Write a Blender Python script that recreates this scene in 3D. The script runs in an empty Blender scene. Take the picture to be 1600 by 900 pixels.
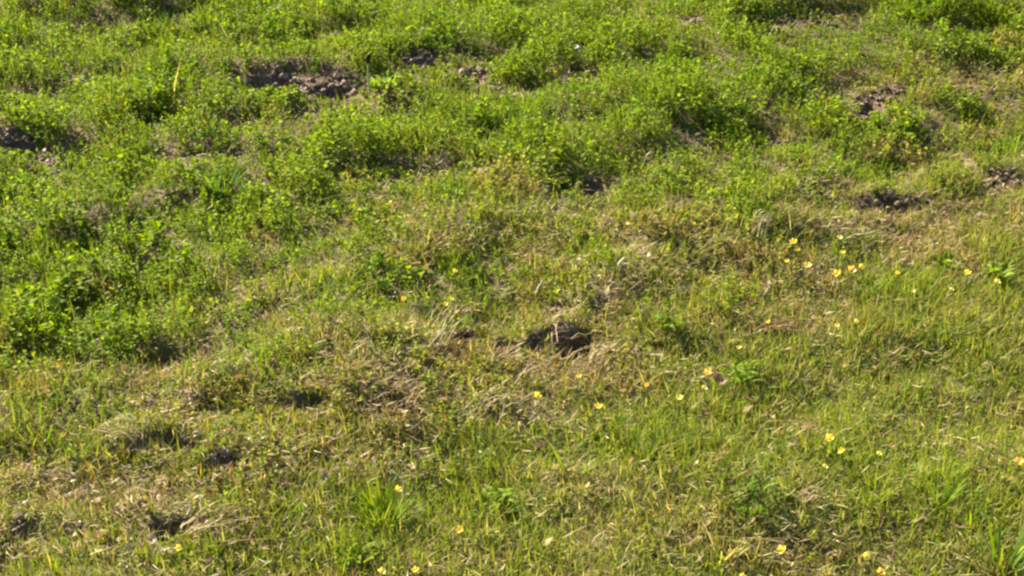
import bpy, math
import numpy as np
from mathutils import Vector, Matrix

# ------------------------------------------------------------------ camera
S = bpy.context.scene
COL = S.collection
CAM_H = 1.80
F = 2700.0                      # focal length in units of 1/1600 of the frame width
PITCH = math.radians(28.2)
cam_d = bpy.data.cameras.new('camera')
cam_d.sensor_width = 36.0
cam_d.lens = 36.0 * F / 1600.0
cam_d.clip_start = 0.05
cam_d.clip_end = 2000.0
cam = bpy.data.objects.new('camera', cam_d)
COL.objects.link(cam)
cam.location = (0, 0, CAM_H)
cam.rotation_euler = (math.pi / 2 - PITCH, 0, 0)
S.camera = cam

# ------------------------------------------------------------------ sky, sun, exposure
SUN_EL = math.radians(31.0)
SUN_TO = Vector((-0.66, 0.75, 0)).normalized()          # horizontal direction towards the sun
w = bpy.data.worlds.new('World')
S.world = w
w.use_nodes = True
wn = w.node_tree.nodes
sky = wn.new('ShaderNodeTexSky')
sky.sky_type = 'NISHITA'
sky.sun_disc = False
sky.sun_elevation = SUN_EL
sky.sun_rotation = math.atan2(SUN_TO.x, SUN_TO.y)
bg = wn['Background']
bg.inputs['Strength'].default_value = 0.05
w.node_tree.links.new(sky.outputs[0], bg.inputs['Color'])
sd = bpy.data.lights.new('sun', 'SUN')
sd.energy = 5.0
sd.angle = math.radians(0.53)
sd.color = (1.0, 0.91, 0.71)
sun = bpy.data.objects.new('sun', sd)
COL.objects.link(sun)
to_sun = Vector((SUN_TO.x * math.cos(SUN_EL), SUN_TO.y * math.cos(SUN_EL), math.sin(SUN_EL)))
sun.rotation_euler = to_sun.to_track_quat('Z', 'Y').to_euler()
sun.location = to_sun * 20
vs = S.view_settings
vs.view_transform = 'Standard'
vs.look = 'None'
vs.gamma = 1.0
vs.exposure = 2.3
vs.use_curve_mapping = False
S.cycles.pixel_filter_type = 'BLACKMAN_HARRIS'
S.cycles.filter_width = 2.5
S.cycles.max_bounces = 8
S.cycles.diffuse_bounces = 3
S.cycles.transmission_bounces = 5

# ------------------------------------------------------------------ site plan helpers
rng = np.random.default_rng(11)
CP, SP = math.cos(PITCH), math.sin(PITCH)


def P(px, py, z=0.0):
    """survey point of the photograph -> ground plan (x, y) at height z"""
    a = (np.asarray(px, float) - 800.0) / F
    b = (450.0 - np.asarray(py, float)) / F
    dy = CP + b * SP
    dz = -SP + b * CP
    t = (z - CAM_H) / dz
    return a * t, dy * t


def span(py, z=0.0):
    """metres across and metres deep of one survey pixel at row py"""
    x0, y0 = P(800, py, z)
    x1, _ = P(801, py, z)
    _, y1 = P(800, py + 1, z)
    return float(x1 - x0), float(y0 - y1)


_tab = np.random.default_rng(5).random((64, 64))


def vnoise(x, y, s, seed=0):
    u = np.asarray(x) / s + seed * 7.31
    v = np.asarray(y) / s + seed * 3.77
    i = np.floor(u).astype(int); j = np.floor(v).astype(int)
    fu = u - i; fv = v - j
    fu = fu * fu * (3 - 2 * fu); fv = fv * fv * (3 - 2 * fv)
    a = _tab[i & 63, j & 63]; b = _tab[(i + 1) & 63, j & 63]
    c = _tab[i & 63, (j + 1) & 63]; d = _tab[(i + 1) & 63, (j + 1) & 63]
    return (a * (1 - fu) + b * fu) * (1 - fv) + (c * (1 - fu) + d * fu) * fv


def fbm(x, y, s, seed=0, o=3):
    r = 0; a = 1; t = 0
    for k in range(o):
        r = r + a * vnoise(x, y, s / 2 ** k, seed + k * 5)
        t += a; a *= .5
    return r / t


def sstep(a, b, v):
    t = np.clip((v - a) / (b - a), 0, 1)
    return t * t * (3 - 2 * t)


def spots(lst, z=0.0):
    """(px, py, rx, ry, strength) -> plan gaussians"""
    out = []
    for px, py, rx, ry, s in lst:
        x, y = P(px, py, z)
        sx, sy = span(py, z)
        out.append((float(x), float(y), rx * sx, ry * sy, s))
    return out


def field(sp, x, y, hard=1.0):
    r = np.zeros(np.shape(x))
    for cx, cy, rx, ry, s in sp:
        d2 = ((x - cx) / rx) ** 2 + ((y - cy) / ry) ** 2
        r = r + s * np.exp(-(d2 ** hard))
    return r


def line(pts):
    p = [P(a, b) for a, b in pts]
    X = np.array([float(q[0]) for q in p]); Y = np.array([float(q[1]) for q in p])
    k = np.argsort(X)
    return X[k], Y[k]


LUSH_EDGE = line([(-500, 650), (-200, 640), (0, 606), (150, 596), (270, 560), (345, 490), (430, 455), (520, 410), (620, 375),
                  (720, 358), (860, 350), (960, 350), (1060, 330), (1150, 305), (1300, 255), (1400, 205), (1600, 120), (1900, 0), (2300, -150)])
LAWN_EDGE = line([(-500, 1000), (-100, 930), (100, 890), (350, 810), (520, 700), (800, 640), (1000, 570), (1200, 460),
                  (1400, 380), (1600, 310), (1900, 200), (2300, 60)])


_cell_tabs = np.random.default_rng(77).random((6, 64, 64))


def cells(x, y, c=.088):
    """irregular clumps of plants: distance from the clump's middle (1 = its edge), offset from it, and its random traits"""
    x = np.asarray(x, float); y = np.asarray(y, float)
    i0 = np.floor(x / c).astype(int); j0 = np.floor(y / c).astype(int)
    best = np.full(x.shape, 9.0)
    bdx = np.zeros(x.shape); bdy = np.zeros(x.shape)
    tr = np.zeros((4,) + x.shape)
    for di in (-1, 0, 1):
        for dj in (-1, 0, 1):
            a = (i0 + di) & 63; b = (j0 + dj) & 63
            cx = (i0 + di + .1 + .8 * _cell_tabs[0][a, b]) * c
            cy = (j0 + dj + .1 + .8 * _cell_tabs[1][a, b]) * c
            rr = c * (.45 + .50 * _cell_tabs[2][a, b])
            dx = x - cx; dy = y - cy
            q = np.hypot(dx, dy) / rr
            k = q < best
            best = np.where(k, q, best); bdx = np.where(k, dx, bdx); bdy = np.where(k, dy, bdy)
            for m, tb in enumerate((2, 3, 4, 5)):
                tr[m] = np.where(k, _cell_tabs[tb][a, b], tr[m])
    return best, bdx, bdy, tr


def zones(x, y):
    n = (fbm(x, y, .28, 1) - .5)
    br = cells(x, y)[3][3] - .5                      # whole clumps stray over the border
    dl = y - np.interp(x, *LUSH_EDGE) + n * .45 + br * .95
    dw = np.interp(x, *LAWN_EDGE) - y + (fbm(x, y, .3, 2) - .5) * .4 + br * .25
    L = sstep(-.32, .18, dl)
    W = sstep(-.08, .16, dw) * (1 - L)
    return L, W


# hollows in shade between the leafy clumps (canopy dips)
DIPS = spots([
    (270, 14, 45, 10, 1), (160, 24, 28, 9, .9), (520, 46, 40, 12, .9), (115, 108, 45, 12, .8), (40, 134, 40, 10, .9), (125, 212, 28, 16, .9),
    (250, 180, 40, 12, .9), (365, 176, 48, 10, 1), (318, 232, 75, 14, 1.1), (355, 292, 22, 14, .9), (280, 296, 24, 16, .9), (238, 308, 18, 12, .8),
    (150, 338, 30, 14, .8), (105, 364, 26, 10, .8), (0, 280, 30, 12, .8), (555, 128, 34, 12, .9), (755, 80, 55, 13, 1.1), (620, 244, 50, 11, .9),
    (530, 256, 26, 16, .8), (690, 240, 26, 10, .8), (500, 348, 26, 12, .9), (415, 378, 24, 12, .8), (345, 442, 26, 14, .8), (490, 405, 22, 10, .6),
    (1225, 26, 60, 10, 1.1), (1310, 12, 40, 10, 1.1), (1510, 44, 45, 11, 1), (1545, 98, 55, 12, 1), (1110, 76, 40, 9, .9), (1330, 102, 28, 10, .9),
    (825, 128, 40, 12, .9), (905, 100, 32, 12, .9), (1000, 80, 30, 9, .7), (1080, 186, 40, 13, 1), (1190, 172, 30, 10, .8), (980, 154, 26, 8, .7),
    (930, 278, 32, 20, 1.2), (885, 268, 30, 14, .9), (1280, 264, 34, 12, .9), (980, 334, 24, 14, .7), (250, 556, 38, 22, 1.1), (360, 500, 30, 14, .8),
    (225, 470, 26, 12, .6), (60, 520, 30, 12, .6), (130, 545, 26, 10, .6), (60, 430, 24, 10, .5), (470, 300, 20, 10, .6), (1000, 225, 30, 8, .6),
    (870, 190, 34, 9, .6), (760, 190, 30, 8, .5), (1420, 210, 30, 9, .6), (640, 60, 30, 8, .5), (400, 70, 40, 8, .4), (1460, 150, 26, 9, .5),
], .035)
# bare earth
SOIL = spots([
    (24, 228, 48, 14, 1.1), (72, 252, 40, 12, 1.0), (95, 274, 20, 8, .7), (420, 132, 48, 11, 1.1), (500, 140, 48, 16, 1.1), (540, 152, 26, 7, .7),
    (655, 108, 36, 9, 1.1), (700, 122, 30, 7, .6), (750, 130, 34, 14, 1.0), (785, 144, 18, 6, .9), (1080, 38, 26, 10, 1), (1240, 44, 50, 7, .8), (1355, 42, 20, 6, .5),
    (1360, 146, 22, 13, 1.1), (1345, 170, 22, 8, .8), (1395, 136, 24, 8, .8), (1235, 208, 28, 6, .9), (1388, 313, 66, 16, 1.15), (1440, 306, 36, 8, .6), (1350, 322, 26, 9, .8),
    (1575, 264, 42, 11, 1.1), (1510, 268, 34, 5, .7), (890, 536, 30, 20, 1.5), (835, 540, 18, 13, 1.1), (796, 548, 20, 10, .95), (722, 534, 34, 9, 1.4), (775, 548, 14, 9, .8),
    (590, 608, 34, 10, .8), (585, 578, 26, 9, .7), (245, 714, 64, 9, .95), (190, 738, 40, 9, .7), (268, 836, 42, 14, 1.5), (310, 842, 26, 8, .8), (240, 872, 40, 14, .8), (120, 844, 18, 12, .9),
    (470, 648, 36, 7, .9), (350, 744, 34, 10, .8), (40, 836, 24, 16, .8), (60, 806, 26, 8, .6), (150, 800, 26, 12, .7), (1060, 322, 26, 8, .9), (930, 292, 18, 9, 1), (865, 490, 22, 10, .8), (770, 655, 26, 9, .8),
    (975, 386, 20, 7, .6), (1150, 380, 30, 6, .6), (1070, 455, 20, 8, .6), (1210, 420, 30, 6, .5), (1180, 526, 40, 6, .6), (620, 625, 28, 7, .6), (845, 300, 28, 10, .7), (770, 265, 24, 8, .6),
    (640, 165, 26, 7, .7), (900, 84, 22, 6, .9), (425, 175, 20, 7, .6), (1120, 770, 26, 6, .4), (1290, 780, 26, 6, .5), (540, 895, 40, 8, .4), (1330, 845, 34, 9, .5), (690, 700, 30, 6, .4), (510, 760, 26, 6, .5),
    (1000, 555, 24, 6, .6), (930, 610, 30, 7, .5), (1100, 440, 26, 6, .5), (300, 650, 40, 10, .5), (640, 480, 20, 6, .4), (1560, 350, 26, 6, .5), (1420, 370, 26, 6, .5),
])
# steep-sided hollows in the earth: px, py, rx, ry, depth in metres
HOLES = spots([
    (892, 542, 28, 18, .17), (838, 546, 15, 11, .07), (722, 541, 32, 9, .07), (790, 552, 16, 8, .04), (272, 842, 34, 13, .07), (235, 720, 70, 10, .030), (180, 735, 30, 10, .02),
    (932, 300, 18, 12, .05), (1362, 156, 18, 12, .05), (472, 654, 40, 9, .035), (425, 142, 44, 8, .035), (520, 150, 30, 9, .03), (30, 236, 34, 9, .04),
    (662, 116, 30, 6, .03), (1385, 320, 46, 10, .035), (1578, 274, 36, 7, .035), (120, 850, 14, 9, .03), (45, 846, 20, 10, .018), (245, 566, 34, 16, .04), (1260, 30, 60, 7, .03),
    (770, 664, 22, 8, .03), (345, 752, 26, 8, .03),
])
# little banks of turf that drop towards the viewer: px, py of the edge, half width, depth, height in metres
BANKS = spots([
    (205, 704, 130, 14, .040), (470, 642, 62, 10, .045), (770, 648, 52, 9, .035), (712, 524, 46, 9, .025), (268, 820, 52, 10, .030),
    (1385, 302, 70, 10, .035), (1570, 256, 50, 8, .035), (470, 124, 100, 8, .050), (660, 100, 50, 7, .040), (15, 216, 60, 10, .050), (1250, 20, 110, 7, .080),
    (585, 570, 42, 8, .032), (1180, 516, 60, 6, .022), (1030, 396, 70, 7, .030), (350, 738, 42, 8, .032), (1150, 372, 60, 7, .026), (1010, 540, 60, 8, .026), (420, 770, 50, 8, .024), (40, 770, 50, 10, .035), (640, 690, 60, 8, .022),
])
DRY = spots([
    (1250, 432, 80, 24, .9), (1190, 524, 60, 10, .9), (440, 198, 90, 22, .9), (600, 170, 60, 20, .8), (1480, 125, 110, 24, .9), (1340, 130, 50, 20, .8), (1290, 44, 70, 12, .8), (720, 160, 60, 10, .4),
    (670, 365, 90, 34, .7), (770, 280, 60, 18, .8), (290, 650, 70, 20, .8), (1290, 785, 60, 16, .7), (1210, 870, 60, 22, .7), (1400, 360, 90, 20, .7), (640, 665, 80, 24, .7), (1390, 840, 60, 22, .5),
    (870, 755, 50, 18, .5), (1150, 770, 80, 16, .5), (700, 560, 120, 40, .6), (980, 600, 120, 30, .7), (1060, 400, 120, 30, .7), (860, 400, 80, 30, .6), (330, 850, 120, 20, .7), (60, 760, 90, 50, .8), (220, 780, 130, 40, .7), (150, 700, 60, 16, .5), (400, 690, 90, 24, .6),
    (820, 650, 90, 20, .7), (1260, 690, 40, 12, .7), (560, 640, 80, 30, .6), (1500, 210, 90, 30, .6), (420, 450, 50, 24, .6), (1080, 860, 90, 24, .5), (600, 735, 100, 20, .6), (1560, 330, 80, 20, .6), (480, 340, 60, 24, .4),
    (1000, 650, 40, 8, .6), (1130, 740, 60, 8, .6), (150, 860, 90, 30, .6), (400, 760, 80, 24, .5), (540, 560, 70, 30, .5), (270, 215, 20, 8, .3), (320, 90, 80, 14, .3), (560, 75, 70, 12, .3), (1050, 45, 60, 12, .5), (900, 115, 50, 10, .4),
])
GREEN = spots([       # fresh grass among the dry
    (70, 660, 110, 40, .9), (490, 460, 70, 30, .9), (640, 400, 60, 24, .5), (700, 330, 50, 20, .6), (770, 800, 60, 24, .9), (560, 880, 60, 22, .9), (1500, 520, 120, 60, .5), (1300, 720, 60, 40, .5), (1500, 800, 120, 60, .6), (960, 690, 90, 40, .6),
    (1440, 440, 80, 20, .7), (1270, 400, 60, 16, .6), (1180, 340, 80, 24, .6), (820, 860, 60, 30, .6), (1040, 720, 50, 30, .6), (350, 620, 60, 20, .5), (1400, 250, 60, 20, .5), (1120, 480, 60, 20, .6), (330, 720, 20, 30, .5), (400, 700, 40, 14, .6), (150, 720, 40, 20, .6),
])


def soilf(x, y):
    return sstep(.30, .75, field(SOIL, x, y) + (fbm(x, y, .045, 9, 2) - .5) * 1.0)


def ground_z(x, y):
    r = np.hypot(x, y - 3.8)
    z = (fbm(x, y, .34, 20) - .5) * .075 + (fbm(x, y, 1.3, 23, 2) - .5) * .10
    z = z * np.clip(1.4 - r / 30, .4, 1)
    z = z + (fbm(x, y, 40, 25, 2) - .5) * np.clip((r - 8) / 40, 0, 1) * 2.0
    z = z - (fbm(x, y, .05, 27, 2) - .5) * .012
    z = z + (fbm(x, y, .15, 28, 2) - .5) * .075 * sstep(.55, .0, np.abs(y - .5 * (np.interp(x, *LUSH_EDGE) + np.interp(x, *LAWN_EDGE))))      # trodden, uneven strip between growth and lawn
    for cx, cy, rx, ry, d in BANKS:
        yy = y - cy + (fbm(x, y, .07, 63, 2) - .5) * ry * 1.6
        z = z + .42 * d * np.exp(-np.abs((x - cx) / rx) ** 2.5) * sstep(-.45 * ry, .45 * ry, yy) * np.exp(-np.clip(yy / (ry * 3.2), 0, 9) ** 2)
    for cx, cy, rx, ry, d in HOLES:
        q = ((x - cx) / rx) ** 2 + ((y - cy) / ry) ** 2
        z = z - d * np.exp(-q ** 2.2)
        z = z + min(d, .05) * .18 * np.exp(-(((x - cx) / rx / 1.5) ** 2 + ((y - cy - ry * 1.3) / ry / 1.3) ** 2))   # raised lip on the far side
    return z


def canopy(x, y):
    """height of the leafy cover above the ground"""
    dip = field(DIPS, x, y)
    up = np.zeros(np.shape(x))
    for cx, cy, rx, ry, s in DIPS:            # the clump that stands over each hollow, on its far side
        up = up + s * np.exp(-((x - cx + rx * .30) / (rx * 1.3)) ** 2 - ((y - cy - ry * 2.1) / (ry * 1.7)) ** 2)
    n = fbm(x, y, .16, 31, 3)
    low = np.zeros(np.shape(x))
    for cx, cy, rx, ry, s in DIPS:            # low growth in front of each clump, rising slowly towards the viewer
        sy = np.where(y < cy, ry * 4.2, ry * .8)
        low = np.maximum(low, min(s, 1) * np.exp(-(np.abs(x - cx) / (rx * 1.25)) ** 2.6 - ((y - cy) / sy) ** 2))
    for cx, cy, rx, ry, s in SOIL:
        if s > .75:
            sy = np.where(y < cy, ry * 4.5, ry * 1.0)
            low = np.maximum(low, np.exp(-(np.abs(x - cx) / (rx * 1.15)) ** 3 - ((y - cy) / sy) ** 2))
    q, _, _, tr = cells(x, y)
    dome = np.sqrt(np.clip(1 - (q / 1.12) ** 2, 0, 1))
    h = .012 + dome * (.018 + .050 * tr[0] * (.45 + .9 * n)) + .076 * np.clip(up, 0, 1.2) * (.45 + .55 * dome)
    return h * (1 - .80 * low) * (1 - .45 * np.clip(dip, 0, 1))


# ------------------------------------------------------------------ materials
def nt(name):
    m = bpy.data.materials.new(name)
    m.use_nodes = True
    n = m.node_tree.nodes
    n.clear()
    return m, n, m.node_tree.links


def foliage_mat(name, trans=.42, rough=.45, spec=.35, attr=True, color=(.1, .2, .03), tcol=(1.2, 1.18, .38), var=.25, nscale=90):
    m, n, l = nt(name)
    out = n.new('ShaderNodeOutputMaterial')
    pr = n.new('ShaderNodeBsdfPrincipled')
    tr = n.new('ShaderNodeBsdfTranslucent')
    mx = n.new('ShaderNodeMixShader')
    mx.inputs[0].default_value = trans
    pr.inputs['Roughness'].default_value = rough
    pr.inputs['Specular IOR Level'].default_value = spec
    tc = n.new('ShaderNodeTexCoord')
    no = n.new('ShaderNodeTexNoise')
    no.inputs['Scale'].default_value = nscale
    no.inputs['Detail'].default_value = 3
    l.new(tc.outputs['Object'], no.inputs['Vector'])
    mr = n.new('ShaderNodeMapRange')
    mr.inputs[1].default_value = .3; mr.inputs[2].default_value = .7
    mr.inputs[3].default_value = 1 - var; mr.inputs[4].default_value = 1 + var
    l.new(no.outputs[0], mr.inputs[0])
    mul = n.new('ShaderNodeVectorMath'); mul.operation = 'SCALE'
    if attr:
        at = n.new('ShaderNodeAttribute'); at.attribute_name = 'tint'
        l.new(at.outputs['Color'], mul.inputs[0])
    else:
        mul.inputs[0].default_value = color
    l.new(mr.outputs[0], mul.inputs['Scale'])
    l.new(mul.outputs[0], pr.inputs['Base Color'])
    tm = n.new('ShaderNodeVectorMath'); tm.operation = 'MULTIPLY'
    tm.inputs[1].default_value = tcol
    l.new(mul.outputs[0], tm.inputs[0])
    l.new(tm.outputs[0], tr.inputs['Color'])
    l.new(pr.outputs[0], mx.inputs[1]); l.new(tr.outputs[0], mx.inputs[2])
    l.new(mx.outputs[0], out.inputs[0])
    return m


def earth_mat(name, c0, c1, c2, scale=14, bump=.5):
    m, n, l = nt(name)
    out = n.new('ShaderNodeOutputMaterial')
    pr = n.new('ShaderNodeBsdfPrincipled')
    pr.inputs['Roughness'].default_value = .92
    pr.inputs['Specular IOR Level'].default_value = .15
    tc = n.new('ShaderNodeTexCoord')
    a = n.new('ShaderNodeTexNoise'); a.inputs['Scale'].default_value = scale; a.inputs['Detail'].default_value = 8; a.inputs['Roughness'].default_value = .65
    b = n.new('ShaderNodeTexNoise'); b.inputs['Scale'].default_value = scale * 9; b.inputs['Detail'].default_value = 5
    l.new(tc.outputs['Object'], a.inputs['Vector']); l.new(tc.outputs['Object'], b.inputs['Vector'])
    cr = n.new('ShaderNodeValToRGB')
    e = cr.color_ramp.elements
    e[0].position = .32; e[0].color = (*c0, 1); e[1].position = .68; e[1].color = (*c2, 1)
    k = e.new(.5); k.color = (*c1, 1)
    l.new(a.outputs[0], cr.inputs[0])
    mx = n.new('ShaderNodeMixRGB'); mx.blend_type = 'MULTIPLY'; mx.inputs[0].default_value = .6
    l.new(cr.outputs[0], mx.inputs[1])
    cb = n.new('ShaderNodeValToRGB'); cb.color_ramp.elements[0].position = .3; cb.color_ramp.elements[0].color = (.45, .42, .4, 1)
    cb.color_ramp.elements[1].position = .65; cb.color_ramp.elements[1].color = (1.15, 1.12, 1.08, 1)
    l.new(b.outputs[0], cb.inputs[0]); l.new(cb.outputs[0], mx.inputs[2])
    l.new(mx.outputs[0], pr.inputs['Base Color'])
    bp = n.new('ShaderNodeBump'); bp.inputs['Strength'].default_value = bump; bp.inputs['Distance'].default_value = .006
    l.new(b.outputs[0], bp.inputs['Height']); l.new(bp.outputs[0], pr.inputs['Normal'])
    l.new(pr.outputs[0], out.inputs[0])
    return m


def ground_mat():
    """earth near by; at distance, where the blades can no longer be told apart, the colour of turf"""
    m = earth_mat('earth_ground', (.060, .038, .025), (.112, .074, .050), (.20, .142, .10), 11, .9)
    n = m.node_tree.nodes; l = m.node_tree.links
    pr = next(q for q in n if q.type == 'BSDF_PRINCIPLED')
    src = pr.inputs['Base Color'].links[0].from_socket
    at = n.new('ShaderNodeAttribute'); at.attribute_name = 'turf'
    tc = n.new('ShaderNodeTexCoord')
    no = n.new('ShaderNodeTexNoise'); no.inputs['Scale'].default_value = 9; no.inputs['Detail'].default_value = 9; no.inputs['Roughness'].default_value = .7
    l.new(tc.outputs['Object'], no.inputs['Vector'])
    cr = n.new('ShaderNodeValToRGB')
    cr.color_ramp.elements[0].position = .35; cr.color_ramp.elements[0].color = (.055, .055, .018, 1)
    cr.color_ramp.elements[1].position = .65; cr.color_ramp.elements[1].color = (.15, .125, .050, 1)
    l.new(no.outputs[0], cr.inputs[0])
    mx = n.new('ShaderNodeMixRGB')
    l.new(at.outputs['Fac'], mx.inputs[0]); l.new(src, mx.inputs[1]); l.new(cr.outputs[0], mx.inputs[2])
    l.new(mx.outputs[0], pr.inputs['Base Color'])
    return m


M_GROUND = ground_mat()
M_GRASS = foliage_mat('grass_blades', .40, .6, .09)
M_LEAF = foliage_mat('weed_leaves', .46, .6, .06, nscale=60, tcol=(1.2, 1.2, .25))
M_STRAW = foliage_mat('dry_straw', .30, .6, .25, tcol=(1.1, 1.0, .75))
M_CLOD = earth_mat('crumbled_earth', (.11, .080, .058), (.215, .162, .122), (.36, .285, .22), 26, .9)
M_CLOD_RED = earth_mat('red_brown_earth', (.085, .053, .037), (.165, .108, .078), (.28, .195, .145), 26, .9)
M_STONE = earth_mat('pale_stone', (.34, .32, .29), (.45, .43, .39), (.58, .56, .51), 40, .3)
M_PETAL = foliage_mat('yellow_petal', .40, .28, .55, False, (.90, .70, .12), (1.05, .95, .45), .08)
M_PETAL_PALE = foliage_mat('pale_yellow_petal', .40, .3, .5, False, (.86, .72, .22), (1.0, .9, .4), .06)
M_PETAL_ORANGE = foliage_mat('orange_petal', .42, .3, .5, False, (.88, .62, .13), (1.1, .8, .4), .1)
M_STAMEN = foliage_mat('flower_centre', .1, .7, .2, False, (.55, .42, .04), (1, 1, 1), .3, 400)
M_STEM = foliage_mat('flower_stem', .25, .5, .3, False, (.12, .19, .045), (1.2, 1.1, .5), .2)


# ------------------------------------------------------------------ mesh helpers
def tri_mesh(name, V, T, tint=None, mats=(), smooth=False):
    me = bpy.data.meshes.new(name)
    V = np.ascontiguousarray(V, np.float32).reshape(-1, 3)
    T = np.ascontiguousarray(T, np.int32).reshape(-1, 3)
    me.vertices.add(len(V)); me.vertices.foreach_set('co', V.ravel())
    me.loops.add(T.size); me.loops.foreach_set('vertex_index', T.ravel())
    me.polygons.add(len(T)); me.polygons.foreach_set('loop_start', np.arange(0, T.size, 3, dtype=np.int32))
    if smooth:
        me.polygons.foreach_set('use_smooth', np.ones(len(T), bool))
    me.update(calc_edges=True)
    if tint is not None:
        a = me.attributes.new('tint', 'FLOAT_COLOR', 'POINT')
        c = np.ones((len(V), 4), np.float32); c[:, :3] = np.asarray(tint).reshape(-1, 3)
        a.data.foreach_set('color', c.ravel())
    for m in mats:
        me.materials.append(m)
    return me


def link(name, data, parent=None, loc=None, **props):
    o = bpy.data.objects.new(name, data)
    COL.objects.link(o)
    if parent is not None:
        o.parent = parent
    if loc is not None:
        o.location = loc
    for k, v in props.items():
        o[k] = v
    return o


def thing(name, label, cat, loc, group=None, rz=0.0):
    o = link(name, None, None, loc, label=label, category=cat)
    o.empty_display_size = .03
    o.rotation_euler = (0, 0, rz)
    if group:
        o['group'] = group
    return o


def tile(base, n, nv):
    return (base[None] + (np.arange(n) * nv)[:, None, None]).reshape(-1, 3)


BT = np.array([[0, 1, 2], [2, 1, 3], [2, 3, 4], [4, 3, 5], [4, 5, 6]])


def blades(x, y, z, L, wd, az, lean, curl, tint, tip=None, roll=None):
    """curved tapering grass blades: 7 verts, 5 triangles each"""
    n = len(x)
    t = np.array([0, .42, .76, 1.0])
    wt = np.array([.8, 1.0, .72, 0])
    th = lean[:, None] + curl[:, None] * t[None]                   # angle from upright along the blade
    seg = np.diff(np.concatenate([[0], t]))
    out = np.cumsum(np.sin(th) * seg[None], 1) * L[:, None]
    up = np.cumsum(np.cos(th) * seg[None], 1) * L[:, None]
    ca, sa = np.cos(az)[:, None], np.sin(az)[:, None]
    cx = x[:, None] + out * ca; cy = y[:, None] + out * sa; cz = z[:, None] + up
    if roll is None:
        roll = rng.uniform(-.9, .9, n)
    ra = az + math.pi / 2 + roll
    wx = np.cos(ra)[:, None] * wd[:, None] * wt[None] * .5
    wy = np.sin(ra)[:, None] * wd[:, None] * wt[None] * .5
    V = np.empty((n, 7, 3), np.float32)
    for k in range(3):
        V[:, 2 * k, 0] = cx[:, k] - wx[:, k]; V[:, 2 * k, 1] = cy[:, k] - wy[:, k]; V[:, 2 * k, 2] = cz[:, k]
        V[:, 2 * k + 1, 0] = cx[:, k] + wx[:, k]; V[:, 2 * k + 1, 1] = cy[:, k] + wy[:, k]; V[:, 2 * k + 1, 2] = cz[:, k] + wd * .15
    V[:, 6, 0] = cx[:, 3]; V[:, 6, 1] = cy[:, 3]; V[:, 6, 2] = cz[:, 3]
    C = np.repeat(tint[:, None, :], 7, 1)
    if tip is not None:
        C[:, 6] = tip; C[:, 4:6] = C[:, 4:6] * .6 + tip[:, None] * .4
    return V, tile(BT, n, 7), C


def thin(bl):
    """lighter form of many blades: 5 verts, 3 triangles each"""
    V, T, C = bl
    n = len(V)
    return V[:, [0, 1, 2, 3, 6]], tile(np.array([[0, 1, 2], [2, 1, 3], [2, 3, 4]]), n, 5), C[:, [0, 1, 2, 3, 6]]


LT = np.array([[0, 2, 1], [1, 2, 3], [2, 4, 3]])


def leaves(b, d, nrm, l, wd, tint, droop=.25):
    """oval leaves: 5 verts, 3 triangles; b base, d direction, nrm leaf normal"""
    n = len(b)
    s = np.cross(d, nrm)
    s /= np.maximum(np.linalg.norm(s, axis=1, keepdims=True), 1e-6)
    l = l[:, None]; wd = wd[:, None]
    V = np.empty((n, 5, 3), np.float32)
    V[:, 0] = b
    V[:, 1] = b + d * l * .42 + s * wd * .52 + nrm * l * .06
    V[:, 2] = b + d * l * .34 - s * wd * .5 + nrm * l * .06
    V[:, 4] = b + d * l * .80 - s * wd * .30
    V[:, 3] = b + d * l - nrm * l * droop
    return V, tile(LT, n, 5), np.repeat(tint[:, None, :], 5, 1)


def cat(parts):
    Vs, Ts, Cs = [], [], []
    o = 0
    for V, T, C in parts:
        V = V.reshape(-1, 3)
        Vs.append(V); Ts.append(T + o); Cs.append(C.reshape(-1, 3)); o += len(V)
    return np.concatenate(Vs), np.concatenate(Ts), np.concatenate(Cs)


def scatter(dens, x0, x1, y0, y1, fn=None):
    n = rng.poisson(dens * (x1 - x0) * (y1 - y0))
    x = rng.uniform(x0, x1, n); y = rng.uniform(y0, y1, n)
    if fn is not None:
        k = rng.random(n) < fn(x, y)
        x, y = x[k], y[k]
    return x, y


def inner(x, y, m=0.0):
    """the part of the meadow round the view, with a margin of m metres"""
    half = .06 + .31 * y + m
    return (np.abs(x) < half) & (y > 2.15 - m) & (y < 5.75 + m)


# ------------------------------------------------------------------ ground: one sheet out to the horizon
def axis(a, b, step, far):
    core = np.arange(a, b + step / 2, step)
    lo, hi, s = [], [], step
    p, q = core[0], core[-1]
    while q < far:
        s *= 1.22
        q += s; p -= s
        hi.append(q); lo.append(p)
    return np.concatenate([lo[::-1], core, hi])


gx = axis(-2.3, 2.3, .017, 400)
gy = axis(1.9, 6.2, .017, 400)
GX, GY = np.meshgrid(gx, gy)
GZ = ground_z(GX, GY)
nx, ny = len(gx), len(gy)
i = np.arange(nx * ny).reshape(ny, nx)
q = np.stack([i[:-1, :-1], i[:-1, 1:], i[1:, 1:], i[1:, :-1]], -1).reshape(-1, 4)
T = np.concatenate([q[:, [0, 1, 2]], q[:, [0, 2, 3]]])
for cx, cy, rx, ry, d in HOLES:                      # turf lip hanging over the far side of the deeper hollows
    if d >= .10:
        g = np.exp(-np.abs((GX - cx) / rx / 1.05) ** 3 - ((GY - cy - ry * 1.05) / (ry * .62)) ** 2)
        base = ground_z(np.array(cx), np.array(cy + ry * 1.6))
        GY = GY - min(ry * .45, .028) * g * sstep(-.6 * d, -.15 * d, GZ - base)
gme = tri_mesh('ground', np.stack([GX, GY, GZ], -1), T, None, [M_GROUND], True)
at = gme.attributes.new('turf', 'FLOAT', 'POINT')
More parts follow.
